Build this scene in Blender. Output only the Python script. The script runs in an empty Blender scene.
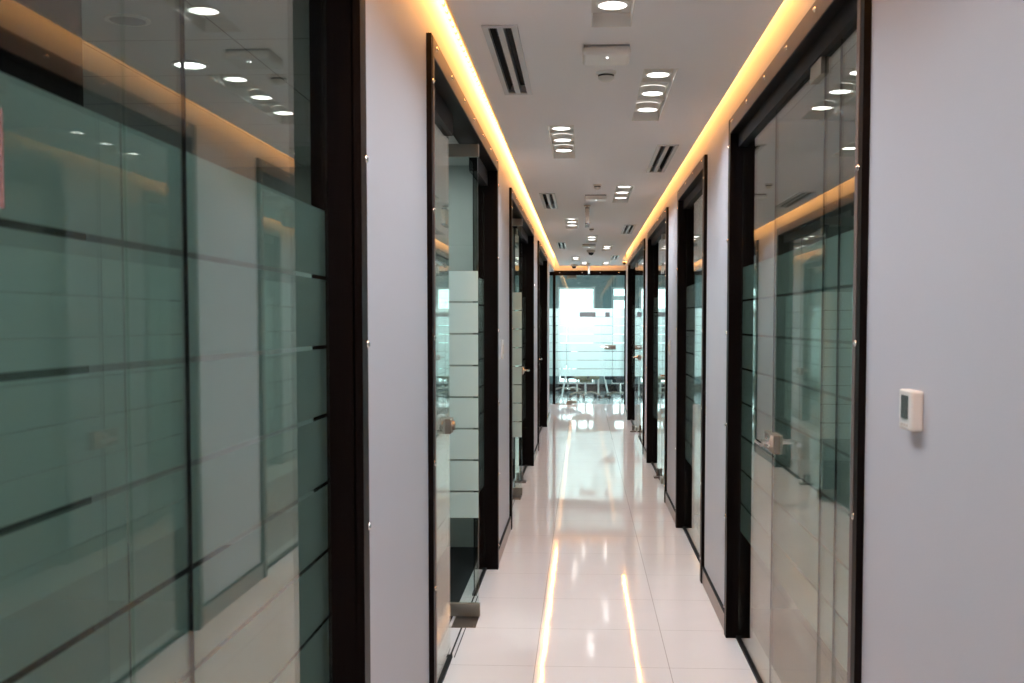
import bpy, bmesh, math, random
from mathutils import Vector, Matrix
random.seed(4)
S = bpy.context.scene
COL = S.collection
PI = math.pi
# ------------------------------------------------------------------ camera, world, exposure
F_PX, HC = 1100.0, 1.5
VPX, VPY = 583.0, 322.5          # where the corridor's axis meets the picture
PPX, PPY = 530.0, 379.0          # principal point
cd = bpy.data.cameras.new('camera'); cam = bpy.data.objects.new('camera', cd); COL.objects.link(cam)
cam.location = (0, 0, HC)
yaw = math.atan((VPX-PPX)/F_PX); pitch = math.atan((PPY-VPY)/F_PX)
cam.rotation_euler = (PI/2-pitch, 0, yaw)
cd.sensor_fit = 'HORIZONTAL'; cd.sensor_width = 36.0; cd.lens = F_PX/1024*36.0
cd.shift_x = -(PPX-512)/1024; cd.shift_y = (PPY-341.5)/1024
cd.clip_start = 0.05; cd.clip_end = 300
cd.dof.use_dof = True; cd.dof.focus_distance = 6.5; cd.dof.aperture_fstop = 8.0
S.camera = cam
S.view_settings.view_transform = 'Standard'; S.view_settings.look = 'None'
S.view_settings.gamma = 1.0; S.view_settings.use_curve_mapping = False
S.view_settings.exposure = 0.28
S.cycles.max_bounces = 10; S.cycles.diffuse_bounces = 5; S.cycles.glossy_bounces = 6
S.cycles.transparent_max_bounces = 24; S.cycles.transmission_bounces = 8
S.cycles.caustics_reflective = True; S.cycles.caustics_refractive = False
S.cycles.sample_clamp_indirect = 4.0; S.cycles.use_denoising = True

W = bpy.data.worlds.new('daylight'); S.world = W; W.use_nodes = True
wn = W.node_tree.nodes; wn['Background'].inputs[0].default_value = (0.78, 0.96, 1.0, 1); wn['Background'].inputs[1].default_value = 4.0

DOWN_W, COVE_W, ROOM_W = 3.1, 17.0, 14.0
def area(name, loc, rot, sx, sy, power, color, shape='RECTANGLE', spread=PI, portal=False):
    l = bpy.data.lights.new(name, 'AREA'); l.shape = shape; l.size = sx
    if shape in ('RECTANGLE', 'ELLIPSE'): l.size_y = sy
    l.energy = power; l.color = color; l.spread = spread
    if portal: l.cycles.is_portal = True
    o = bpy.data.objects.new(name, l); COL.objects.link(o); o.location = loc; o.rotation_euler = rot
    return o
AMBER = (1.0, 0.43, 0.11)
XL, XR = -0.53, 0.70             # wall faces
CZ = 2.53; CEL, CER = -0.437, 0.640   # ceiling height and its two free edges
YB, YE = -4.0, 20.2              # corridor ends (behind the camera, far end)
# warm light lines hidden above the free edges of the ceiling
for k in range(6):
    y0 = YB + k*4.0; L = 4.0
    area('cove_lamp', (XL+0.045, y0+2, CZ+0.16), (0, 0.5, 0), 0.055, L, COVE_W, AMBER)
    L = 4.0 if k < 5 else 2.0
    area('cove_lamp', (XR-0.033, y0+L/2, CZ+0.16), (0, -0.5, 0), 0.05, L, COVE_W, AMBER)
area('cove_lamp', (0.1, YE-0.03, CZ+0.2), (-0.35, 0, 0), 1.2, 0.05, COVE_W*0.9, AMBER)
for x0, x1 in ((-4.0,-2.85),(-2.7,-1.3), (-0.55,0.26), (0.62,1.9),(2.1,3.3)):
    area('window_portal', ((x0+x1)/2, 24.12, 1.2), (-PI/2, 0, 0), x1-x0, 2.1, 1, (1,1,1), portal=True)

# ------------------------------------------------------------------ materials
def mat(name, col, rough=0.5, metal=0.0, spec=0.5, emit=None, es=0.0):
    m = bpy.data.materials.new(name); m.use_nodes = True
    b = m.node_tree.nodes['Principled BSDF']
    b.inputs['Base Color'].default_value = (*col, 1); b.inputs['Roughness'].default_value = rough
    b.inputs['Metallic'].default_value = metal; b.inputs['Specular IOR Level'].default_value = spec
    if emit: b.inputs['Emission Color'].default_value = (*emit, 1); b.inputs['Emission Strength'].default_value = es
    return m
def noisy(m, scale, a, b, stretch=(1,1,1), bump=0.0, bscale=None):
    nt = m.node_tree; N, K = nt.nodes, nt.links
    bs = N['Principled BSDF']
    tc = N.new('ShaderNodeTexCoord'); mp = N.new('ShaderNodeMapping'); mp.inputs['Scale'].default_value = stretch
    nz = N.new('ShaderNodeTexNoise'); nz.inputs['Scale'].default_value = scale; nz.inputs['Detail'].default_value = 4
    cr = N.new('ShaderNodeMix'); cr.data_type = 'RGBA'
    cr.inputs[6].default_value = (*a, 1); cr.inputs[7].default_value = (*b, 1)
    K.new(tc.outputs['Object'], mp.inputs[0]); K.new(mp.outputs[0], nz.inputs['Vector'])
    K.new(nz.outputs['Fac'], cr.inputs[0]); K.new(cr.outputs[2], bs.inputs['Base Color'])
    if bump:
        n2 = N.new('ShaderNodeTexNoise'); n2.inputs['Scale'].default_value = bscale or scale
        bp = N.new('ShaderNodeBump'); bp.inputs['Strength'].default_value = bump; bp.inputs['Distance'].default_value = 0.01
        K.new(tc.outputs['Object'], n2.inputs['Vector']); K.new(n2.outputs['Fac'], bp.inputs['Height']); K.new(bp.outputs[0], bs.inputs['Normal'])
    return m
def grid_mat(name, base, line, x0, y0, px, py, w, rough, spec=0.5, wave=0.0, vary=0.03):
    """tile grid drawn from object coordinates"""
    m = mat(name, base, rough, spec=spec); nt = m.node_tree; N, K = nt.nodes, nt.links; bs = N['Principled BSDF']
    tc = N.new('ShaderNodeTexCoord'); sp = N.new('ShaderNodeSeparateXYZ'); K.new(tc.outputs['Object'], sp.inputs[0])
    def mth(op, a, b=None):
        n = N.new('ShaderNodeMath'); n.operation = op
        for i, v in enumerate((a, b)):
            if v is None: continue
            if isinstance(v, (int, float)): n.inputs[i].default_value = v
            else: K.new(v, n.inputs[i])
        return n.outputs[0]
    def dist(sock, o, p):
        f = mth('FRACT', mth('ADD', mth('DIVIDE', mth('SUBTRACT', sock, o), p), 100.5))
        return mth('MULTIPLY', mth('ABSOLUTE', mth('SUBTRACT', f, 0.5)), p)
    dx = dist(sp.outputs[0], x0, px); dy = dist(sp.outputs[1], y0, py)
    l = mth('LESS_THAN', mth('MINIMUM', dx, dy), w/2)
    nz = N.new('ShaderNodeTexNoise'); nz.inputs['Scale'].default_value = 3.0; nz.inputs['Detail'].default_value = 5; K.new(tc.outputs['Object'], nz.inputs['Vector'])
    mv = N.new('ShaderNodeMix'); mv.data_type = 'RGBA'
    mv.inputs[6].default_value = (*[c*(1-vary) for c in base], 1); mv.inputs[7].default_value = (*[min(1,c*(1+vary)) for c in base], 1)
    K.new(nz.outputs['Fac'], mv.inputs[0])
    mx = N.new('ShaderNodeMix'); mx.data_type = 'RGBA'; K.new(l, mx.inputs[0]); K.new(mv.outputs[2], mx.inputs[6]); mx.inputs[7].default_value = (*line, 1)
    K.new(mx.outputs[2], bs.inputs['Base Color'])
    if wave:
        n2 = N.new('ShaderNodeTexNoise'); n2.inputs['Scale'].default_value = 5.0; n2.inputs['Detail'].default_value = 1; K.new(tc.outputs['Object'], n2.inputs['Vector'])
        bp = N.new('ShaderNodeBump'); bp.inputs['Strength'].default_value = wave; bp.inputs['Distance'].default_value = 0.01
        K.new(n2.outputs['Fac'], bp.inputs['Height']); K.new(bp.outputs[0], bs.inputs['Normal'])
    return m
def glass_mat(name, tint, boost=1.0):
    m = bpy.data.materials.new(name); m.use_nodes = True; nt = m.node_tree; N, K = nt.nodes, nt.links; N.clear()
    out = N.new('ShaderNodeOutputMaterial'); mx = N.new('ShaderNodeMixShader'); tr = N.new('ShaderNodeBsdfTransparent'); gl = N.new('ShaderNodeBsdfGlossy')
    tr.inputs[0].default_value = (*tint, 1); gl.inputs['Color'].default_value = (0.97,0.98,0.97,1); gl.inputs['Roughness'].default_value = 0.0
    fr = N.new('ShaderNodeFresnel'); ge = N.new('ShaderNodeNewGeometry'); io = N.new('ShaderNodeMix'); io.data_type = 'FLOAT'
    io.inputs[2].default_value = 1.72*boost; io.inputs[3].default_value = 1/(1.72*boost); K.new(ge.outputs['Backfacing'], io.inputs[0]); K.new(io.outputs[0], fr.inputs[0])
    K.new(fr.outputs[0], mx.inputs[0]); K.new(tr.outputs[0], mx.inputs[1]); K.new(gl.outputs[0], mx.inputs[2]); K.new(mx.outputs[0], out.inputs[0])
    return m
def film_mat(name, dcol, tcol, mixf):
    m = bpy.data.materials.new(name); m.use_nodes = True; nt = m.node_tree; N, K = nt.nodes, nt.links; N.clear()
    out = N.new('ShaderNodeOutputMaterial'); mx = N.new('ShaderNodeMixShader'); d = N.new('ShaderNodeBsdfDiffuse'); t = N.new('ShaderNodeBsdfTranslucent')
    d.inputs[0].default_value = (*dcol, 1); t.inputs[0].default_value = (*tcol, 1); mx.inputs[0].default_value = mixf
    K.new(d.outputs[0], mx.inputs[1]); K.new(t.outputs[0], mx.inputs[2]); K.new(mx.outputs[0], out.inputs[0])
    return m
def emis(name, col, st):
    m = bpy.data.materials.new(name); m.use_nodes = True; nt = m.node_tree; N, K = nt.nodes, nt.links; N.clear()
    out = N.new('ShaderNodeOutputMaterial'); e = N.new('ShaderNodeEmission'); e.inputs[0].default_value = (*col,1); e.inputs[1].default_value = st
    K.new(e.outputs[0], out.inputs[0]); return m
M = dict(
    wall = noisy(mat('wall_paint', (.58,.58,.61), .55, spec=.3), 2.0, (.57,.565,.60), (.59,.585,.62), bump=.05, bscale=180),
    ceil = mat('ceiling_paint', (.95,.95,.97), .7, spec=.2),
    upper = mat('cove_paint', (.8,.78,.75), .8, spec=.2),
    floor = grid_mat('floor_tile', (.86,.83,.84), (.48,.44,.43), -.206, 4.735, .585, .59, .003, .045, .8, wave=.05),
    carpet = noisy(mat('carpet', (.03,.03,.032), .95, spec=.1), 220, (.02,.02,.022), (.05,.05,.052), bump=.4, bscale=400),
    rfloor = grid_mat('conference_floor_tile', (.45,.50,.52), (.2,.2,.2), .1, .2, .585, .585, .004, .12, .5),
    rceil = grid_mat('room_ceiling_tile', (.55,.57,.56), (.12,.12,.12), -1.275, 4.01, .57, .57, .006, .8, .2),
    rwall = mat('room_wall_paint', (.50,.53,.52), .7, spec=.2),
    cwall = mat('meeting_room_wall_paint', (.17,.24,.25), .6, spec=.3),
    wood = noisy(mat('wenge_wood', (.02,.012,.011), .4, spec=.08), 30, (.002,.001,.001), (.006,.003,.0025), stretch=(6,6,.25)),
    edge = noisy(mat('bronze_brown_strip', (.13,.10,.095), .4, spec=.5), 40, (.11,.085,.08), (.16,.12,.11), stretch=(1,1,.3)),
    black = mat('black_profile', (.008,.008,.009), .5, spec=.1),
    skirt = noisy(mat('brown_skirting', (.25,.19,.175), .28, spec=.5), 12, (.22,.165,.15), (.28,.21,.19), stretch=(1,.2,3)),
    steel = mat('brushed_steel', (.42,.36,.31), .3, 1.0),
    chrome = mat('chrome', (.85,.83,.80), .12, 1.0),
    patch = mat('patch_fitting_steel', (.36,.34,.29), .38, 1.0),
    plate = mat('dark_floor_plate', (.20,.16,.14), .35, .8),
    glass = glass_mat('clear_glass', (.90,.955,.93)),
    wglass = glass_mat('window_glass', (.96,.99,.99)),
    film = film_mat('frosted_film', (.54,.75,.67), (.86,.94,.96), .72),
    white = mat('white_plastic', (.78,.77,.74), .35),
    cream = mat('aged_white_plastic', (.66,.62,.56), .45),
    grey = mat('grey_plastic', (.25,.25,.26), .4),
    lcd = mat('thermostat_screen', (.075,.09,.085), .2),
    alu = mat('diffuser_aluminium', (.62,.63,.64), .4, .3),
    dark = mat('dark_cavity', (.006,.006,.007), .8),
    lens = emis('lamp_lens', (1,.97,.93), 5.0),
    led = emis('led_diffuser', (1,.62,.22), 9.0),
    fix = mat('downlight_box_white', (.80,.78,.74), .35),
    pale = mat('pale_frame', (.62,.66,.66), .5),
    seat = noisy(mat('olive_seat_fabric', (.16,.16,.10), .8), 90, (.13,.13,.08), (.2,.2,.13)),
    bseat = noisy(mat('dark_blue_mesh', (.012,.02,.03), .8), 90, (.008,.012,.02), (.02,.03,.04)),
    caster = mat('caster_black', (.01,.01,.012), .4),
    table = noisy(mat('table_laminate', (.4,.36,.3), .3), 8, (.36,.32,.27), (.45,.4,.34), stretch=(1,6,1)),
    label = noisy(mat('grey_notice', (.2,.2,.2), .6), 90, (.13,.13,.14), (.34,.34,.33), stretch=(1,1,6)),
    red = noisy(mat('reddish_notice', (.3,.14,.12), .6), 14, (.32,.13,.11), (.2,.12,.11)),
    bld = grid_mat('building_facade', (.50,.78,.84), (.72,.9,.95), 0, 0, 2.2, 2.2, .35, .5),
)

nt = M['led'].node_tree; N, K = nt.nodes, nt.links   # bright spots along the strip, one per diode group
tc = N.new('ShaderNodeTexCoord'); sp = N.new('ShaderNodeSeparateXYZ'); K.new(tc.outputs['Object'], sp.inputs[0])
a1 = N.new('ShaderNodeMath'); a1.operation = 'MULTIPLY'; a1.inputs[1].default_value = 2*PI/.10; K.new(sp.outputs[1], a1.inputs[0])
a2 = N.new('ShaderNodeMath'); a2.operation = 'SINE'; K.new(a1.outputs[0], a2.inputs[0])
a3 = N.new('ShaderNodeMath'); a3.operation = 'MULTIPLY_ADD'; a3.inputs[1].default_value = 4.0; a3.inputs[2].default_value = 5.0; K.new(a2.outputs[0], a3.inputs[0])
K.new(a3.outputs[0], [n for n in N if n.type == 'EMISSION'][0].inputs[1])
# ------------------------------------------------------------------ mesh builder
class MB:
    def __init__(s): s.b = bmesh.new()
    def box(s, x0, x1, y0, y1, z0, z1):
        x0,x1 = sorted((x0,x1)); y0,y1 = sorted((y0,y1)); z0,z1 = sorted((z0,z1))
        v = [s.b.verts.new(p) for p in ((x0,y0,z0),(x1,y0,z0),(x1,y1,z0),(x0,y1,z0),(x0,y0,z1),(x1,y0,z1),(x1,y1,z1),(x0,y1,z1))]
        for f in ((3,2,1,0),(4,5,6,7),(0,1,5,4),(1,2,6,5),(2,3,7,6),(3,0,4,7)): s.b.faces.new([v[i] for i in f])
        return s
    def rbox(s, x0, x1, y0, y1, z0, z1, r, seg=3):
        t = bmesh.new(); x0,x1 = sorted((x0,x1)); y0,y1 = sorted((y0,y1)); z0,z1 = sorted((z0,z1))
        bmesh.ops.create_cube(t, size=1, matrix=Matrix.Translation(((x0+x1)/2,(y0+y1)/2,(z0+z1)/2)) @ Matrix.Diagonal((x1-x0,y1-y0,z1-z0,1)))
        bmesh.ops.bevel(t, geom=t.edges[:], offset=min(r,(x1-x0)*.49,(y1-y0)*.49,(z1-z0)*.49), segments=seg, affect='EDGES', profile=.5)
        s.add(t); return s
    def add(s, t, mx=None):
        me = bpy.data.meshes.new('t'); t.to_mesh(me); t.free()
        if mx: me.transform(mx)
        s.b.from_mesh(me); bpy.data.meshes.remove(me)
    def quad(s, pts):
        s.b.faces.new([s.b.verts.new(p) for p in pts]); return s
    def cone(s, p0, p1, r0, r1, seg=20):
        p0, p1 = Vector(p0), Vector(p1); d = p1-p0
        t = bmesh.new(); bmesh.ops.create_cone(t, cap_ends=True, segments=seg, radius1=r0, radius2=r1, depth=d.length)
        s.add(t, Matrix.Translation((p0+p1)/2) @ d.to_track_quat('Z','Y').to_matrix().to_4x4()); return s
    def cyl(s, p0, p1, r, seg=16): return s.cone(p0, p1, r, r, seg)
    def path(s, pts, r, seg=8):
        for a, b in zip(pts[:-1], pts[1:]): s.cyl(a, b, r, seg)
        for p in pts[1:-1]: s.sphere(p, r, seg)
        return s
    def sphere(s, c, r, seg=12, sc=(1,1,1)):
        t = bmesh.new(); bmesh.ops.create_uvsphere(t, u_segments=seg, v_segments=max(6,seg//2), radius=r)
        s.add(t, Matrix.Translation(c) @ Matrix.Diagonal((*sc,1))); return s
    def lathe(s, c, prof, seg=28):
        """prof: (radius, z) pairs around the vertical axis through c"""
        rings = []
        for r, z in prof:
            rings.append([s.b.verts.new((c[0]+r*math.cos(2*PI*i/seg), c[1]+r*math.sin(2*PI*i/seg), c[2]+z)) for i in range(seg)] if r > 1e-6 else [s.b.verts.new((c[0],c[1],c[2]+z))])
        for A, B in zip(rings[:-1], rings[1:]):
            for i in range(seg):
                j = (i+1) % seg
                if len(A) == 1 and len(B) == 1: continue
                if len(A) == 1: s.b.faces.new((A[0], B[j], B[i]))
                elif len(B) == 1: s.b.faces.new((A[i], A[j], B[0]))
                else: s.b.faces.new((A[i], A[j], B[j], B[i]))
        return s
    def build(s, name, m, parent=None, origin=None, smooth=False):
        bmesh.ops.recalc_face_normals(s.b, faces=s.b.faces[:]) if m not in (M['film'],) else None
        me = bpy.data.meshes.new(name); s.b.to_mesh(me); s.b.free()
        ref = Vector(parent['_o']) if parent is not None and '_o' in parent else Vector((0,0,0))
        org = Vector(origin) if origin is not None else (ref if parent is not None else Vector((0,0,0)))
        me.transform(Matrix.Translation(-org)); me.materials.append(m)
        if smooth:
            for p in me.polygons: p.use_smooth = True
        o = bpy.data.objects.new(name, me); COL.objects.link(o)
        o.location = org-ref if parent is not None else org
        if parent is not None: o.parent = parent
        o['_o'] = tuple(org)
        return o
def tag(o, label=None, cat=None, group=None, kind=None):
    if label: o['label'] = label
    if cat: o['category'] = cat
    if group: o['group'] = group
    if kind: o['kind'] = kind
    return o
def empty(name, loc, label=None, cat=None, group=None, kind=None):
    o = bpy.data.objects.new(name, None); COL.objects.link(o); o.location = loc; o['_o'] = tuple(loc); o.empty_display_size = .1
    return tag(o, label, cat, group, kind)
def kids(o): return [c for c in bpy.data.objects if c.parent == o]
def copy_tree(o, loc=None, parent=None):
    c = o.copy(); COL.objects.link(c)
    if parent is not None: c.parent = parent
    if loc is not None: c.location = loc
    for ch in kids(o): copy_tree(ch, None, c)
    return c

# ------------------------------------------------------------------ structure: walls with their openings
TOP0 = TOP = 2.447; CLR0 = CLR = 2.377        # outer and clear height of the frames
CW = 0.066                     # width of the casing
# clear openings along the corridor (near, far)
LO = [(0.30, 2.537), (3.80, 6.60), (7.96, 11.44), (12.85, 15.75), (17.35, 20.18)]
RO = [(2.822, 5.205), (6.37, 8.016), (9.20, 11.745), (12.57, 16.92)]
WT = 0.085
def wall(name, xf, sgn, ops, y0, y1, label):
    m = MB(); a, b = xf, xf+sgn*WT; y = y0
    for (o0, o1) in ops:
        m.box(a, b, y, o0-.02, 0, 2.82); m.box(a, b, o0-.02, o1+.02, CLR+.05, 2.82); y = o1+.02
    if y1-y > .01: m.box(a, b, y, y1, 0, 2.82)
    tag(m.build(name, M['wall']), label, 'wall', kind='structure')
wall('wall_left', XL, -1, LO, YB, YE, 'pale lilac plastered left corridor wall with glazed openings')
wall('wall_right', XR, 1, RO, YB, 18.1, 'pale lilac plastered right corridor wall with glazed openings')
tag(MB().box(-.64, -.465, YB-.12, YB, 0, 2.82).box(.635,.81,YB-.12,YB,0,2.82).box(-.465,.635,YB-.12,YB,0,2.82).build('wall_back', M['wall']), 'plain wall closing the corridor behind the viewer', 'wall', kind='structure')
# end wall: header above the glass, pieces to the sides
m = MB(); m.box(-.64, 3.0, YE, YE+.12, TOP-.02, 2.82); m.box(-4.2, -.95, YE, YE+.12, 0, 2.82); m.box(-.95, -.64, YE, YE+.12, TOP-.02, 2.82); m.box(.84, 3.0, YE, YE+.12, 0, TOP-.02)
tag(m.build('wall_end', M['wall']), 'wall over and beside the glass front closing the corridor', 'wall', kind='structure')
m = MB(); m.box(3.0, 3.1, 18.1, YE+.12, 0, 2.82); m.box(.81, 3.0, 17.98, 18.1, 0, 2.82)
tag(m.build('wall_passage', M['wall']), 'walls of the short side passage at the far right end', 'wall', kind='structure')
tag(MB().box(-.66, .83, YB, YE+.06, -.1, 0).box(.83, 3.0, 18.05, YE+.06, -.1, 0).build('floor', M['floor']), 'glossy pinkish white polished tile floor of the corridor', 'floor', kind='structure')

# downlight fixtures: (x centre, near edge); vents: (x centre, near edge)
FIX = [(.095,2.75),(.315,4.55),(-.12,5.82),(.315,8.40),(-.12,11.0),(.107,13.05),(.33,14.75),(-.12,17.3),(.02,18.75),(.40,18.75),(-.12,1.3),(.315,-.6),(.095,-1.9),(-.12,-3.0)]
FW, FL = .14, 1.15
VENT = [(-.293,3.86),(.49,6.47),(-.29,8.83),(.495,11.7),(-.29,14.2),(.495,17.0),(.497,1.3)]
VW, VL = .125, 1.15
def slab(holes, x0, x1, y0, y1, z0, z1):
    xs = sorted({x0,x1,*[v for h in holes for v in h[:2]]}); ys = sorted({y0,y1,*[v for h in holes for v in h[2:]]})
    m = MB()
    inh = lambda x,y: any(h[0]<x<h[1] and h[2]<y<h[3] for h in holes)
    for ya, yb in zip(ys[:-1], ys[1:]):
        run = None
        for xa, xb in zip(xs[:-1], xs[1:]):
            if inh((xa+xb)/2,(ya+yb)/2):
                if run: m.box(run[0], run[1], ya, yb, z0, z1); run = None
            else: run = (run[0], xb) if run else (xa, xb)
        if run: m.box(run[0], run[1], ya, yb, z0, z1)
    return m
holes = [(x-FW/2, x+FW/2, y, y+FL) for x,y in FIX]+[(x-VW/2+.012, x+VW/2-.012, y+.012, y+VL-.012) for x,y in VENT]
m = slab(holes, CEL, CER, YB, YE-.09, CZ, CZ+.05); m.box(CER, 3.0, 18.2, YE-.09, CZ, CZ+.05)
tag(m.build('ceiling', M['ceil']), 'smooth white dropped corridor ceiling with free lit edges', 'ceiling', kind='structure')
tag(MB().box(-.64, .81, YB-.1, YE+.1, 2.82, 2.86).box(.81, 3.1, 17.98, YE+.1, 2.82, 2.86).build('ceiling_soffit', M['upper']), 'upper slab hidden above the dropped ceiling', 'ceiling', kind='structure')

# baseboards on the piers
def base(name, xf, sgn, spans, label):
    m = MB(); t = MB()
    for a, b in spans:
        m.box(xf, xf-sgn*.012, a, b, 0, .088); t.box(xf, xf-sgn*.013, a, b, .088, .097)
    o = tag(m.build(name, M['skirt']), label, 'baseboard', kind='structure'); t.build('top_bead', M['black'], o)
def piers(ops, y0, y1):
    r = []; y = y0
    for a, b in ops: r.append((y, a-CW)); y = b+CW
    r.append((y, y1)); return [p for p in r if p[1]-p[0] > .02]
base('baseboard_left', XL, -1, piers(LO, YB, YE), 'brown skirting with black top bead along the left wall')
base('baseboard_right', XR, 1, piers(RO, YB, 18.1), 'brown skirting with black top bead along the right wall')

# ------------------------------------------------------------------ frames, panes, film
FT, FP = 1.757, .159           # top and pitch of the frosted bands
BANDS = [(FT-FP*k-(FP-.009 if k < 7 else .13), FT-FP*k) for k in range(8)]
screw0 = None
def screw(parent, p, sgn):
    """small chrome cap on the face x=p.x, pointing into the corridor"""
    global screw0
    if screw0 is None:
        mb = MB(); mb.sphere(p, .0085, 10, (.7,1,1)); screw0 = mb.build('screw_cap', M['chrome'], parent, origin=p, smooth=True); return
    c = screw0.copy(); COL.objects.link(c); c.parent = parent; c.location = Vector(p)-Vector(parent['_o'])
def film_x(x, y0, y1, parent):   # film on a pane that runs along y
    m = MB()
    for a, b in BANDS: m.quad(((x,y0,a),(x,y1,a),(x,y1,b),(x,y0,b)))
    return m.build('frosted_film', M['film'], parent)
def film_y(y, x0, x1, parent):
    m = MB()
    for a, b in BANDS: m.quad(((x0,y,a),(x1,y,a),(x1,y,b),(x0,y,b)))
    return m.build('frosted_film', M['film'], parent)
GT = 2.315                     # top of the fixed glass
def opening(n, side, o0, o1, panes, label, gasket=(), dz=0.0, gaps=[]):
    """a dark wood frame in the wall with fixed panes at the given spans"""
    sg = -1 if side == 'L' else 1; TOP = TOP0+dz; CLR = CLR0+dz
    xf = XL if side == 'L' else XR; xg = -.593 if side == 'L' else .742
    w = empty('window_%d' % n, (xf, (o0+o1)/2, 0), label, 'window', kind='structure')
    face = xf-sg*.018; back = xf+sg*(WT+.015)
    fr = MB()
    for a, b in ((o0-CW, o0), (o1, o1+CW)): fr.box(face, xf+sg*.004, a, b, 0, TOP)          # corridor casing, jambs
    fr.box(face, xf+sg*.004, o0, o1, CLR, TOP)
    for a, b in ((o0-.02, o0), (o1, o1+.02)): fr.box(xf, back, a, b, 0, CLR)                  # lining
    fr.box(xf, back, o0-.02, o1+.02, CLR, CLR+.02)
    for a, b in ((o0-CW, o0), (o1, o1+CW)): fr.box(xf+sg*WT, back, a, b, 0, TOP)
    fr.box(xf+sg*WT, back, o0, o1, CLR, TOP)
    fo = fr.build('window_frame', M['wood'], w)
    # bronze strips let into the casing, carrying the screw caps
    st = MB(); e = face-sg*.0015
    st.box(e, face+sg*.002, o0-.030, o0-.001, .005, CLR)
    st.box(e, face+sg*.002, o0-.030, o1+.002, CLR+.004, TOP-.002)
    st.build('cover_strip', M['edge'], w)
    zs = [.14+.436*k for k in range(6)]
    for z in zs:
        screw(fo, (face-sg*.001, o0-.034, z), sg); screw(fo, (face-sg*.001, o1+CW-.012, z), sg)
    k = int((o1-o0)/.42)
    for i in range(k+1): screw(fo, (face-sg*.001, o0+.06+i*(o1-o0-.12)/max(1,k), CLR+.045), sg)
    rl = MB(); g0 = o0
    for a, b in gaps+[(o1, o1)]: rl.box(xg-.022, xg+.022, g0, a, GT, CLR); g0 = b
    for a, b in panes: rl.box(xg-.012, xg+.012, a, b, 0, .014)
    for a, b in gaps: rl.box(xg-.004, xg+.004, a, b, 0, .0015).box(xg+.018, xg+.022, a, b, 0, .0015)
    rl.build('glazing_rail', M['black'], w)
    for a, b in panes:
        p = MB().box(xg-.003, xg+.003, a+.0015, b-.0015, .014, GT).build('glass_pane', M['glass'], w)
        film_x(xg+sg*.0045, a+.0015, b-.0015, p)
    for y in gasket: MB().box(xg-.003, xg+.003, y-.0012, y+.0012, .014, GT).build('joint_seal', M['black'], w)
    return w
opening(1, 'L', *LO[0], [(.30,.55),(1.409,1.623),(1.623,2.537)], 'dark wood framed frosted glass partition nearest the viewer at far left', (1.623,))
opening(2, 'L', *LO[1], [(3.80,4.84),(5.95,6.60)], 'dark framed glass partition on the left wall around the nearest open glass door', (5.952,), .027, [(4.84,5.95)])
opening(3, 'L', *LO[2], [(7.96,8.6),(10.62,11.44)], 'third dark framed glass partition on the left, with an open and a closed door', (), .015, [(8.6,9.55)])
opening(4, 'L', *LO[3], [(12.85,13.05),(13.93,15.75)], 'fourth dark framed glass partition on the left wall', ())
opening(6, 'R', *RO[0], [(2.822,3.25),(3.25,3.458),(4.32,5.205)], 'nearest dark framed glass partition on the right wall with closed glass door', (3.25,))
opening(7, 'R', *RO[1], [(6.37,7.1),(7.1,8.016)], 'narrow second dark framed glass partition on the right wall', ())
opening(8, 'R', *RO[2], [(9.20,9.48),(10.36,11.745)], 'third dark framed glass partition on the right wall past the wall switch', ())
opening(9, 'R', *RO[3], [(12.57,14.48),(15.34,16.92)], 'farthest dark framed glass partition on the right wall', ())

def lever(parent, x, sg, y, ydir, z=1.036):
    """patch lock with a lever each side; x = glass plane, sg = room side sign, y = joint, ydir = towards the hinge"""
    h = MB(); h.rbox(x-.020, x+.020, y, y+ydir*.13, z-.036, z+.036, .004)
    lo = h.build('lock_case', M['steel'], parent)
    for s in (-1, 1):
        m = MB(); px = x+s*.02
        m.cyl((px, y+ydir*.05, z+.005), (px+s*.012, y+ydir*.05, z+.005), .024)
        m.path([(px, y+ydir*.05, z+.005), (px+s*.05, y+ydir*.05, z+.005), (px+s*.052, y+ydir*.17, z+.005)], .0095, 10)
        m.build('door_handle', M['chrome'], lo, smooth=False)
    return lo
def closed_door(n, x, sg, y0, y1, lock, label, z=1.036):
    d = empty('door_%d' % n, (x, (y0+y1)/2, 0), label, 'door', kind='structure')
    zb = .012
    p = MB().box(x-.003, x+.003, y0+.003, y1-.003, zb, GT).build('glass_leaf', M['glass'], d)
    film_x(x+sg*.0045, y0+.003, y1-.003, p)
    hinge, yl, dr = (y0, y1, -1) if lock == 'far' else (y1, y0, 1)
    hd = 1 if hinge == y0 else -1
    MB().rbox(x-.016, x+.016, hinge+hd*.002, hinge+hd*.16, .004, .055, .003).build('patch_fitting', M['patch'], d)
    MB().rbox(x-.016, x+.016, hinge+hd*.002, hinge+hd*.16, GT-.052, GT+.002, .003).build('patch_fitting', M['patch'], d)
    for yy in ((y0, y1) if n > 1 else ()): MB().box(x-.003, x+.003, yy-.0009, yy+.0009, zb, GT).build('door_edge_seal', M['black'], d)
    lever(d, x, sg, yl+dr*.002, dr, z)
    s = MB(); s.rbox(x-.018, x+.018, yl-dr*.002, yl-dr*.10, z-.034, z+.034, .004); s.build('strike_box', M['steel'], d)
    return d
closed_door(1, -.593, -1, .55, 1.409, 'near', 'frosted glass door in the nearest left partition, cut by the picture edge')
closed_door(2, .742, 1, 3.458, 4.32, 'far', 'closed frosted glass door with lever handle, nearest on the right')
closed_door(3, -.593, -1, 9.55, 10.62, 'far', 'closed glass door beyond the open leaf in the third left partition')
closed_door(4, -.593, -1, 13.05, 13.93, 'far', 'closed glass door in the fourth left partition')
closed_door(5, .742, 1, 9.48, 10.36, 'near', 'closed glass door in the third right partition')
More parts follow.
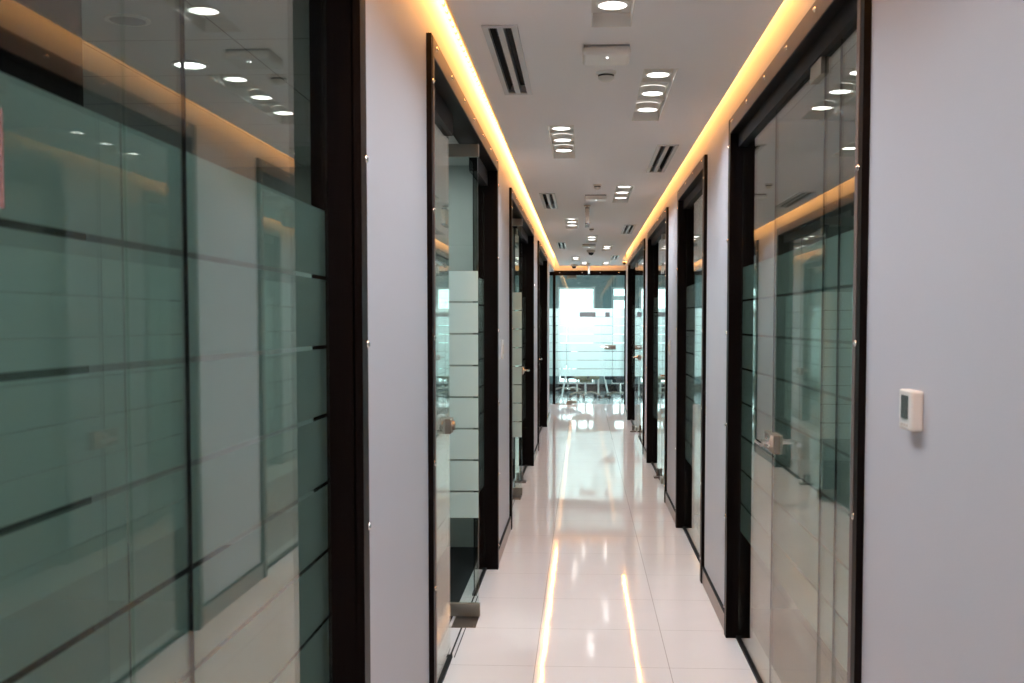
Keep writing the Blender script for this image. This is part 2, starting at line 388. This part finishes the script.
closed_door(6, .742, 1, 14.48, 15.34, 'near', 'closed glass door in the farthest right partition')
def open_door(n, y, label, width=.92):
    x1 = -.525; x0 = x1-width
    d = empty('door_%d' % n, (-.593, y, 0), label, 'door', kind='structure')
    p = MB().box(x0, x1, y-.005, y+.005, .02, 2.38).build('glass_leaf', M['glass'], d)
    film_y(y-.0065, x0, x1, p)
    MB().rbox(x1-.165, x1+.006, y-.016, y+.016, .012, .078, .003).build('patch_fitting', M['patch'], d)
    MB().rbox(x1-.165, x1+.006, y-.016, y+.016, 2.322, 2.385, .003).build('patch_fitting', M['patch'], d)
    return d
open_door(7, 5.5, 'nearest open frosted glass door on the left, swung into its room')
open_door(8, 9.42, 'open frosted glass door in the third left partition, swung into its room', .8)
# floor springs and stops
for y, lb in ((5.5,'dark steel floor plate under the nearest open glass door'), (9.42,'dark steel floor plate under the farther open glass door')):
    o = MB(); o.rbox(-.645, -.525, y-.18, y+.045, -.004, .004, .002)
    e = empty('floor_spring', (-.58, y, 0), lb, 'floor plate')
    o.build('cover_plate', M['plate'], e)
    for xx in (-.635, -.535):
        for yy in (y-.165, y+.03): MB().cyl((xx,yy,.003), (xx,yy,.0052), .005, 10).build('plate_screw', M['steel'], e)
# strike on the near fixed pane of the second left opening
s = MB(); s.rbox(-.613, -.573, 4.74, 4.84, 1.015, 1.081, .004); s.cyl((-.573,4.80,1.048),(-.562,4.80,1.048),.02)
tag(s.build('strike_box', M['steel']), 'steel strike box on the clear glass edge before the nearest open door', 'strike box')
for x, y, sg, lb in ((.735,10.62,-1,'small door stop on the floor at the third right partition'), (.70,15.1,-1,'small door stop on the floor at the farthest right partition'), (-.56,10.25,1,'small door stop on the floor at the third left partition')):
    e = empty('door_stop', (x, y, 0), lb, 'door stop')
    MB().rbox(x-.05, x+.03, y-.05, y+.05, 0, .02, .003).build('stop_base', M['plate'], e)
    MB().cyl((x-.01,y,.02), (x-.01,y,.075), .014).sphere((x-.01,y,.078), .018).build('stop_post', M['plate'], e)

# ------------------------------------------------------------------ end glass front
w = empty('window_10', (.1, YE, 0), 'frosted glass front of the meeting room closing the corridor', 'window', kind='structure')
m = MB(); m.box(-.555, -.505, YE-.02, YE+.12, 0, TOP); m.box(-1.0, -.95, YE-.02, YE+.12, 0, TOP); m.box(-.95, -.555, YE-.02, YE+.12, 2.36, TOP); m.box(.755, .84, YE-.02, YE+.12, 0, TOP); m.box(-.505, .755, YE-.02, YE+.12, 2.36, TOP)
fo = m.build('window_frame', M['wood'], w)
for x in (-.43, -.02, .31, .66):
    MB().sphere((x, YE-.021, 2.41), .010, 10, (1,.7,1)).build('screw_cap', M['chrome'], fo)
p = MB().box(-.95, -.555, YE+.045, YE+.055, .01, 2.36).build('glass_pane', M['glass'], w); film_y(YE+.0565, -.95, -.555, p)
p = MB().box(-.505, -.305, YE+.045, YE+.055, .01, 2.36).build('glass_pane', M['glass'], w); film_y(YE+.0565, -.505, -.305, p)
p = MB().box(.54, .755, YE+.045, YE+.055, .01, 2.36).build('glass_pane', M['glass'], w); film_y(YE+.0565, .54, .755, p)
d = empty('door_9', (.1, YE+.05, 0), 'frosted glass meeting room door at the end of the corridor', 'door', kind='structure')
p = MB().box(-.30, .535, YE+.045, YE+.055, .012, 2.36).build('glass_leaf', M['glass'], d); film_y(YE+.0565, -.30, .535, p)
MB().box(.535, .540, YE+.042, YE+.058, .012, 2.36).build('door_edge_seal', M['black'], d)
MB().rbox(-.30, -.12, YE+.034, YE+.066, .004, .06, .003).build('patch_fitting', M['patch'], d)
MB().rbox(-.30, -.12, YE+.034, YE+.066, 2.30, 2.36, .003).build('patch_fitting', M['patch'], d)
h = MB(); h.rbox(.40, .60, YE+.03, YE+.07, 1.01, 1.085, .004); lo = h.build('lock_case', M['steel'], d)
MB().path([(.49,YE+.03,1.05),(.49,YE-.02,1.05),(.33,YE-.022,1.05)], .011, 10).build('door_handle', M['chrome'], lo)
m = MB(); m.rbox(-.50, -.20, YE-.07, YE+.0, 0, .012, .004)
tag(m.build('threshold_plate', M['plate']), 'brown threshold plate at the foot of the end glass door', 'floor plate')
tag(MB().box(-.065, .23, YE+.040, YE+.044, 1.60, 1.69).build('door_sign', M['label']), 'wide grey notice on the end glass door', 'sign')
tag(MB().box(.405, .49, YE+.040, YE+.044, 1.60, 1.69).build('door_sign', M['grey']), 'small square dark notice on the end glass door', 'sign')

# ------------------------------------------------------------------ meeting room behind the end glass
YC = 24.0
tag(MB().box(-4.2, 3.5, YE+.06, YC+.1, -.1, 0).build('floor_meeting_room', M['rfloor']), 'pale shiny tile floor of the meeting room beyond the end glass', 'floor', kind='structure')
tag(MB().box(-4.2, 3.5, YE+.12, YC+.1, 2.62, 2.7).build('ceiling_meeting_room', M['rceil']), 'tiled ceiling of the meeting room beyond the end glass', 'ceiling', kind='structure')
WIN = [(-4.0,-2.85),(-2.7,-1.3),(-.55,.26),(.62,1.9),(2.1,3.3)]  # outer ones at both ends are unseen, added to let in more daylight
m = slab([(a,b,.16,2.27) for a,b in WIN], -4.2, 3.5, 0, 2.62, 0, 1)   # laid flat, then stood up
bmesh.ops.transform(m.b, matrix=Matrix(((1,0,0,0),(0,0,.14,YC),(0,1,0,0),(0,0,0,1))), verts=m.b.verts[:])
tag(m.build('wall_meeting_room', M['cwall']), 'dim far wall of the meeting room with bright windows', 'wall', kind='structure')
tag(MB().box(-4.3,-4.2,YE,YC+.14,0,2.7).box(3.5,3.6,YE,YC+.14,0,2.7).build('wall_meeting_room_sides', M['cwall']), 'side walls of the meeting room', 'wall', kind='structure')
tag(MB().box(-4.2,3.5,YC-.012,YC,0,.16).build('baseboard_meeting_room', M['black']), 'dark skirting under the meeting room windows', 'baseboard', kind='structure')
for i, (a, b) in enumerate(WIN):
    w = empty('window_%d' % (11+i), ((a+b)/2, YC, .16), ['leftmost meeting room window, unseen and added for daylight','left outer meeting room window, unseen and added for daylight','middle bright window of the meeting room behind the chairs','right bright window of the meeting room with a high transom','rightmost meeting room window, unseen and added for daylight'][i], 'window', kind='structure')
    f = MB(); t = .045
    f.box(a,a+t,YC-.02,YC+.08,.16,2.27).box(b-t,b,YC-.02,YC+.08,.16,2.27).box(a+t,b-t,YC-.02,YC+.08,.16,.16+t).box(a+t,b-t,YC-.02,YC+.08,2.27-t,2.27)
    if i == 3: f.box(a+t,b-t,YC-.02,YC+.08,1.98,2.08)
    f.build('window_frame', M['pale'], w)
    MB().box(a+t,b-t,YC+.02,YC+.028,.16+t,2.27-t).build('window_pane', M['wglass'], w)

for x in (-1.4, .1, 1.6):  # added fill panels, lighting the frosted end film from behind
    e = empty('fill_light_panel', (x, 21.1, 2.62), 'slim fill light panel added to the meeting room ceiling, %s' % {-1.4:'leftmost',.1:'middle',1.6:'rightmost'}[x], 'ceiling light')
    rl = MB(); rl.box(x-.6,x+.6,20.9,21.3,2.60,2.62).build('panel_frame', M['white'], e)
    MB().box(x-.57,x+.57,20.93,21.27,2.597,2.60).build('panel_diffuser', M['lens'], e)
    area('fill_panel_lamp', (x,21.1,2.59), (0,0,0), 1.1, .3, 34, (.82,.95,1))
def office_chair(loc, label, seatm, rz):
    e = empty('office_chair', (0,0,0), label, 'chair', 'office chairs in the meeting room')
    hub = MB(); hub.cone((0,0,.075),(0,0,.125),.045,.03); hub.cyl((0,0,.12),(0,0,.30),.026); hub.cyl((0,0,.30),(0,0,.33),.016)
    hub.build('gas_lift', M['chrome'], e)
    for k in range(5):
        a = 2*PI*k/5; c, s = math.cos(a), math.sin(a)
        m = MB(); m.path([(0.03*c,.03*s,.105),(.16*c,.16*s,.115),(.27*c,.27*s,.085),(.31*c,.31*s,.070)], .017, 8)
        l = m.build('base_leg', M['steel'], e)
        m = MB(); m.cyl((.31*c-.025*s,.31*s+.025*c,.03),(.31*c+.025*s,.31*s-.025*c,.03),.03,14); m.cyl((.31*c,.31*s,.03),(.31*c,.31*s,.07),.01,8)
        m.build('caster', M['caster'], l)
    m = MB(); m.rbox(-.24,.24,-.23,.23,.43,.50,.03,4); m.b.verts.ensure_lookup_table()
    for v in m.b.verts:
        if v.co.z < .46: v.co.z += .25*(v.co.x**2+v.co.y**2)-.035*(1-4*(v.co.x**2))
    bmesh.ops.translate(m.b, verts=m.b.verts[:], vec=(0,0,-.05)); m.build('seat', seatm, e, smooth=True)
    MB().rbox(-.11,.11,-.12,.14,.31,.385,.02).build('seat_mechanism', seatm, e)
    m = MB(); m.rbox(-.22,.22,.21,.26,.58,1.05,.03,4)
    for v in m.b.verts: v.co.y += .35*max(0,v.co.z-.6)**2-.6*v.co.x**2+.02
    m.build('backrest', seatm, e, smooth=True)
    m = MB(); m.path([(0,.1,.36),(0,.27,.42),(0,.28,.7)], .018, 8); m.build('back_stem', M['caster'], e)
    for s in (-1,1):
        m = MB(); m.path([(s*.19,.02,.40),(s*.29,.02,.44),(s*.29,.02,.66),(s*.29,-.10,.67),(s*.29,.14,.67)], .013, 8); m.build('armrest', M['caster'], e)
    e.location = loc; e.rotation_euler.z = rz; return e
office_chair((.05,21.9,0), 'olive seated office chair in the middle behind the end glass', M['seat'], PI+.2)
office_chair((-.32,23.35,0), 'dark office chair at the left behind the end glass', M['bseat'], .5)
office_chair((.74,21.85,0), 'dark office chair at the right behind the end glass', M['bseat'], PI-.5)
t = empty('meeting_table', (.15,22.6,0), 'meeting table with splayed metal legs behind the end glass', 'table')
MB().rbox(-1.1,1.1,22.36,22.92,.70,.735,.01).build('tabletop', M['table'], t)
for x, y, dx in ((-.35,22.5,.1),(-.12,22.8,.0),(.32,22.8,0),(.44,22.5,-.1)):
    MB().cyl((x-dx*.8,y,0.0),(x+dx*.6,y,.70),.018,12).build('leg', M['pale'], t)

# ------------------------------------------------------------------ rooms behind the side partitions
def side_rooms(side, ops, cuts, y0, y1):
    sg = -1 if side == 'left' else 1; xi = (XL if sg < 0 else XR)+sg*WT; xo = sg*4.2
    tag(MB().box(xi+sg*.045, xo, y0, y1, -.1, -.001).build('floor_rooms_'+side, M['carpet']), 'dark carpet in the %s rooms' % side, 'floor', kind='structure')
    tag(MB().box(xi, xo, y0, y1, CZ, CZ+.05).build('ceiling_rooms_'+side, M['rceil']), 'tiled ceiling of the rooms behind the %s partitions' % side, 'ceiling', kind='structure')
    m = MB(); m.box(xo, xo+sg*.1, y0, y1, 0, CZ+.05)
    for c in cuts: m.box(xi, xo, c-.04, c+.04, 0, CZ)
    tag(m.build('wall_rooms_'+side, M['rwall']), 'grey green inner walls of the rooms behind the %s partitions' % side, 'wall', kind='structure')
side_rooms('left', LO, (-3.9, 7.3, 12.1, 16.6), YB, YE)
side_rooms('right', RO, (-.5, 5.8, 8.6, 12.15, 17.9), YB, 17.98)
tag(MB().box(-1.95, -1.32, .9, 2.88, 0, CZ-.02).build('wall_partition', M['wood']), 'dark wood clad partition inside the nearest left room', 'wall', kind='structure')

# ------------------------------------------------------------------ ceiling fixtures
def rect_tube(m, x0,x1,y0,y1,z0,z1,t):
    m.box(x0,x0+t,y0,y1,z0,z1).box(x1-t,x1,y0,y1,z0,z1).box(x0+t,x1-t,y0,y0+t,z0,z1).box(x0+t,x1-t,y1-t,y1,z0,z1)
FN = ['nearest the top edge of the picture','right of centre, second nearest','left of centre, behind the nearest wireless box','right of centre beside the second wireless box','left of centre past the hanging sign','near the centre before the third wireless box','right of centre past the third wireless box','left of centre near the far end','centre of the far end','right at the far end','above the viewer on the left','above the viewer on the right','behind the viewer at centre','behind the viewer on the left']
def downlight():
    e = empty('downlight', (0,0,CZ))
    m = MB(); t = .004; rect_tube(m, -FW/2,FW/2,0,FL,CZ-.002,CZ+.045,t)
    for k in (1,2): m.box(-FW/2+t,FW/2-t,FL*k/3-.012,FL*k/3+.012,CZ+.026,CZ+.045)
    m.box(-FW/2,FW/2,0,FL,CZ+.045,CZ+.05); m.build('housing', M['fix'], e)
    for k in range(3):
        y = FL*(k+.5)/3; m = MB()
        m.lathe((0,y,CZ+.045), [(.060,-.001),(.056,-.024),(.053,-.028),(.047,-.028)]); b = m.build('lamp_ring', M['fix'], e, smooth=True)
        m = MB(); m.lathe((0,y,CZ+.045), [(.047,-.003),(.047,-.026),(.03,-.030),(0,-.031)], 24); m.build('lamp', M['lens'], e, smooth=True)
    return e
d0 = downlight()
for i, (x, y) in enumerate(FIX):
    o = d0 if i == 0 else copy_tree(d0)
    o.location = (x, y, CZ); tag(o, 'recessed triple downlight '+FN[i], 'ceiling light', 'recessed triple downlights')
    for k in range(3): area('downlight_lamp', (x, y+FL*(k+.5)/3, CZ+.012), (0,0,0), .085, .085, DOWN_W, (.83,.91,1), 'DISK', spread=2.5)
def vent():
    e = empty('ceiling_vent', (0,0,CZ)); h = VW/2
    m = MB(); z0, z1 = CZ-.006, CZ+.004
    m.box(-h,-h+.022,0,VL,z0,z1).box(h-.022,h,0,VL,z0,z1).box(-h+.022,h-.022,0,.022,z0,z1).box(-h+.022,h-.022,VL-.03,VL,z0,z1)
    m.build('frame', M['alu'], e)
    MB().box(-.011,.011,.022,VL-.03,CZ-.005,CZ+.03).build('divider', M['alu'], e)
    for s in (-1,1):
        m = MB(); x = s*.0235
        m.quad(((x+s*.014,.022,CZ+.002),(x+s*.014,VL-.03,CZ+.002),(x+s*.004,VL-.03,CZ+.03),(x+s*.004,.022,CZ+.03)))
        m.build('blade', M['dark'], e)
    m = MB(); m.box(-h+.014,h-.014,.014,VL-.014,CZ+.035,CZ+.045); m.build('backing', M['dark'], e)
    return e
VN = ['left side, nearest','right side, nearest','left side, second from the viewer','right side, second from the viewer','left side, third from the viewer','right side, nearest the far end','right side above the viewer']
v0 = vent()
for i, (x, y) in enumerate(VENT):
    o = v0 if i == 0 else copy_tree(v0)
    o.location = (x, y, CZ); tag(o, 'two slot air diffuser in the ceiling, '+VN[i], 'ceiling vent', 'slot air diffusers')
# led strips in the cove
for nm, (x0,x1,y0,y1), lb in (('led_strip',(XL+.001,XL+.009,YB+.02,YE-.03),'warm glowing light strip above the left ceiling edge'), ('led_strip',(XR-.009,XR-.001,YB+.02,18.05),'warm glowing light strip above the right ceiling edge')):
    e = empty(nm, ((x0+x1)/2, 8, CZ+.16), lb, 'light strip')
    MB().box(x0,x1,y0,y1,CZ+.165,CZ+.18).build('carrier', M['white'], e)
    MB().box(x0+.001,x1-.001,y0+.02,y1-.02,CZ+.158,CZ+.165).build('diffuser', M['led'], e)
e = empty('led_strip', (.1, YE-.01, CZ+.16), 'short warm light strip above the end of the ceiling', 'light strip')
MB().box(-.5,.75,YE-.009,YE-.001,CZ+.165,CZ+.18).build('carrier', M['white'], e)
# wireless access boxes
def wap(x, y, label):
    e = empty('wireless_access_box', (x,y,CZ), label, 'wireless box', 'wireless access boxes')
    MB().rbox(x-.09,x+.09,y,y+.19,CZ-.038,CZ-.006,.014,4).build('body', M['white'], e, smooth=False)
    MB().box(x-.085,x+.085,y+.006,y+.184,CZ-.007,CZ).build('mount', M['grey'], e)
    MB().sphere((x+.003,y+.05,CZ-.038),.004).build('indicator', M['lens'], e)
wap(.085,4.14,'square white wireless box on the ceiling, nearest'); wap(.10,8.95,'square white wireless box on the ceiling before the hanging sign'); wap(.075,14.55,'square white wireless box on the ceiling, farthest')
def sensor(x, y, r, label):
    e = empty('ceiling_sensor', (x,y,CZ), label, 'sensor', 'small round ceiling sensors')
    MB().lathe((x,y,CZ), [(r,0),(r,-.006),(r*.85,-.012),(0,-.012)]).build('base', M['white'], e, smooth=False)
    MB().lathe((x,y,CZ), [(r*.78,-.0115),(r*.78,-.02),(0,-.02)]).build('gap_ring', M['dark'], e)
    MB().lathe((x,y,CZ), [(r*.8,-.02),(r*.78,-.028),(r*.45,-.038),(0,-.042)]).build('dome', M['white'], e, smooth=True)
sensor(.092,4.60,.042,'round white ceiling sensor just behind the nearest wireless box')
sensor(.105,8.30,.03,'small round ceiling sensor before the second wireless box')
sensor(.09,12.1,.03,'small round ceiling sensor past the hanging sign')
def dome(x, y, label):
    e = empty('dome_camera', (x,y,CZ), label, 'security camera')
    MB().lathe((x,y,CZ), [(.062,0),(.060,-.025),(.045,-.038),(0,-.038)]).build('camera_base', M['cream'], e, smooth=False)
    MB().lathe((x,y,CZ), [(.040,-.038),(.034,-.058),(.018,-.072),(0,-.076)]).build('camera_dome', M['caster'], e, smooth=True)
dome(.11,15.75,'dome camera on the ceiling behind the farthest wireless box'); dome(-.16,19.6,'dome camera on the ceiling at the left of the far end')
e = empty('wall_camera', (.70,17.9,2.46), 'small bullet camera on the right wall corner at the far end', 'security camera')
MB().cyl((.70,17.9,2.46),(.67,17.9,2.46),.03).build('camera_bracket', M['white'], e)
MB().cyl((.66,17.8,2.45),(.66,17.95,2.47),.028).build('camera_body', M['white'], e); MB().cyl((.66,17.785,2.448),(.66,17.8,2.45),.022).build('lens', M['caster'], e)
def sign(y, label):
    e = empty('hanging_sign', (.034 if y<15 else .1,y,CZ), label, 'hanging sign'); x = e.location.x
    MB().cyl((x,y,CZ),(x,y,2.492),.010,10).cyl((x,y,CZ),(x,y,CZ-.008),.03,16).build('rod', M['steel'], e)
    MB().rbox(x-.016,x+.016,y-.16,y+.16,2.357,2.49,.004).build('panel', M['cream'], e)
    MB().box(x-.019,x+.019,y-.165,y+.165,2.484,2.496).box(x-.019,x+.019,y-.165,y+.165,2.350,2.362).build('panel_rails', M['grey'], e)
sign(9.75,'slim hanging sign seen edge on from the ceiling, nearer'); sign(19.3,'slim hanging sign seen edge on at the far end')
# flush lamps and speaker in the nearest left room
def round_light(x, y, lab, lit=True, r=.075, power=None):
    e = empty('round_downlight' if lit else 'ceiling_speaker', (x,y,CZ), lab, 'ceiling light' if lit else 'speaker')
    MB().lathe((x,y,CZ), [(r,0),(r,-.005),(r*.82,-.007),(r*.8,-.004)]).build('ring', M['white'], e)
    MB().lathe((x,y,CZ), [(r*.8,-.004),(0,-.005)]).build('lens' if lit else 'grille', M['lens'] if lit else M['grey'], e)
    if lit: area('room_lamp', (x,y,CZ-.012), (0,0,0), r*1.5, r*1.5, power or ROOM_W, (.95,1,.96), 'DISK')
round_light(-1.57,4.38,'round ceiling light inside the nearest left room')
round_light(-1.55,3.73,'round grey ceiling speaker inside the nearest left room', False)
round_light(-1.1,6.6,'round ceiling light in the second left room', power=6); round_light(-2.2,9.8,'round ceiling light in the third left room')
round_light(-2.2,14.2,'round ceiling light in the fourth left room', power=1.0); round_light(-2.2,18.4,'round ceiling light in the fifth left room')
round_light(2.4,3.2,'round ceiling light in the nearest right room', power=3); round_light(2.4,7.2,'round ceiling light in the second right room')
round_light(2.4,10.4,'round ceiling light in the third right room'); round_light(2.4,14.8,'round ceiling light in the farthest right room')

# ------------------------------------------------------------------ small things on the walls
def switch(x, sg, y, z, label):
    e = empty('light_switch', (x,y,z), label, 'switch')
    MB().rbox(x, x+sg*.010, y-.042, y+.042, z-.062, z+.062, .003).build('plate', M['white'], e)
    MB().rbox(x+sg*.009, x+sg*.015, y-.016, y+.016, z-.032, z+.032, .003).build('rocker', M['cream'], e)
switch(XL, 1, 7.15, 1.325, 'white switch plate on the left wall between two partitions')
switch(XR, -1, 8.86, 1.30, 'white switch plate on the right wall between two partitions')
# thermostat on the right wall: glass of the lcd faces the corridor
ty, tz = 2.335, 1.317
e = empty('thermostat', (XR,ty,tz), 'white wall thermostat with grey screen on the right wall', 'thermostat')
MB().rbox(XR-.026, XR, ty-.045, ty+.045, tz-.042, tz+.042, .005).build('case', M['white'], e)
MB().rbox(XR-.028, XR-.0255, ty-.024, ty+.022, tz-.018, tz+.031, .0008).build('screen', M['lcd'], e)
for k in range(3): MB().rbox(XR-.0275, XR-.0255, ty-.022+k*.018, ty-.010+k*.018, tz-.034, tz-.028, .0006).build('button', M['cream'], e)
tag(MB().box(-.586,-.5845,.93,1.093,1.615,1.715).build('wall_notice', M['red']), 'reddish paper notice on the glass at the left picture edge', 'notice')

for o in bpy.data.objects:
    if '_o' in o: del o['_o']
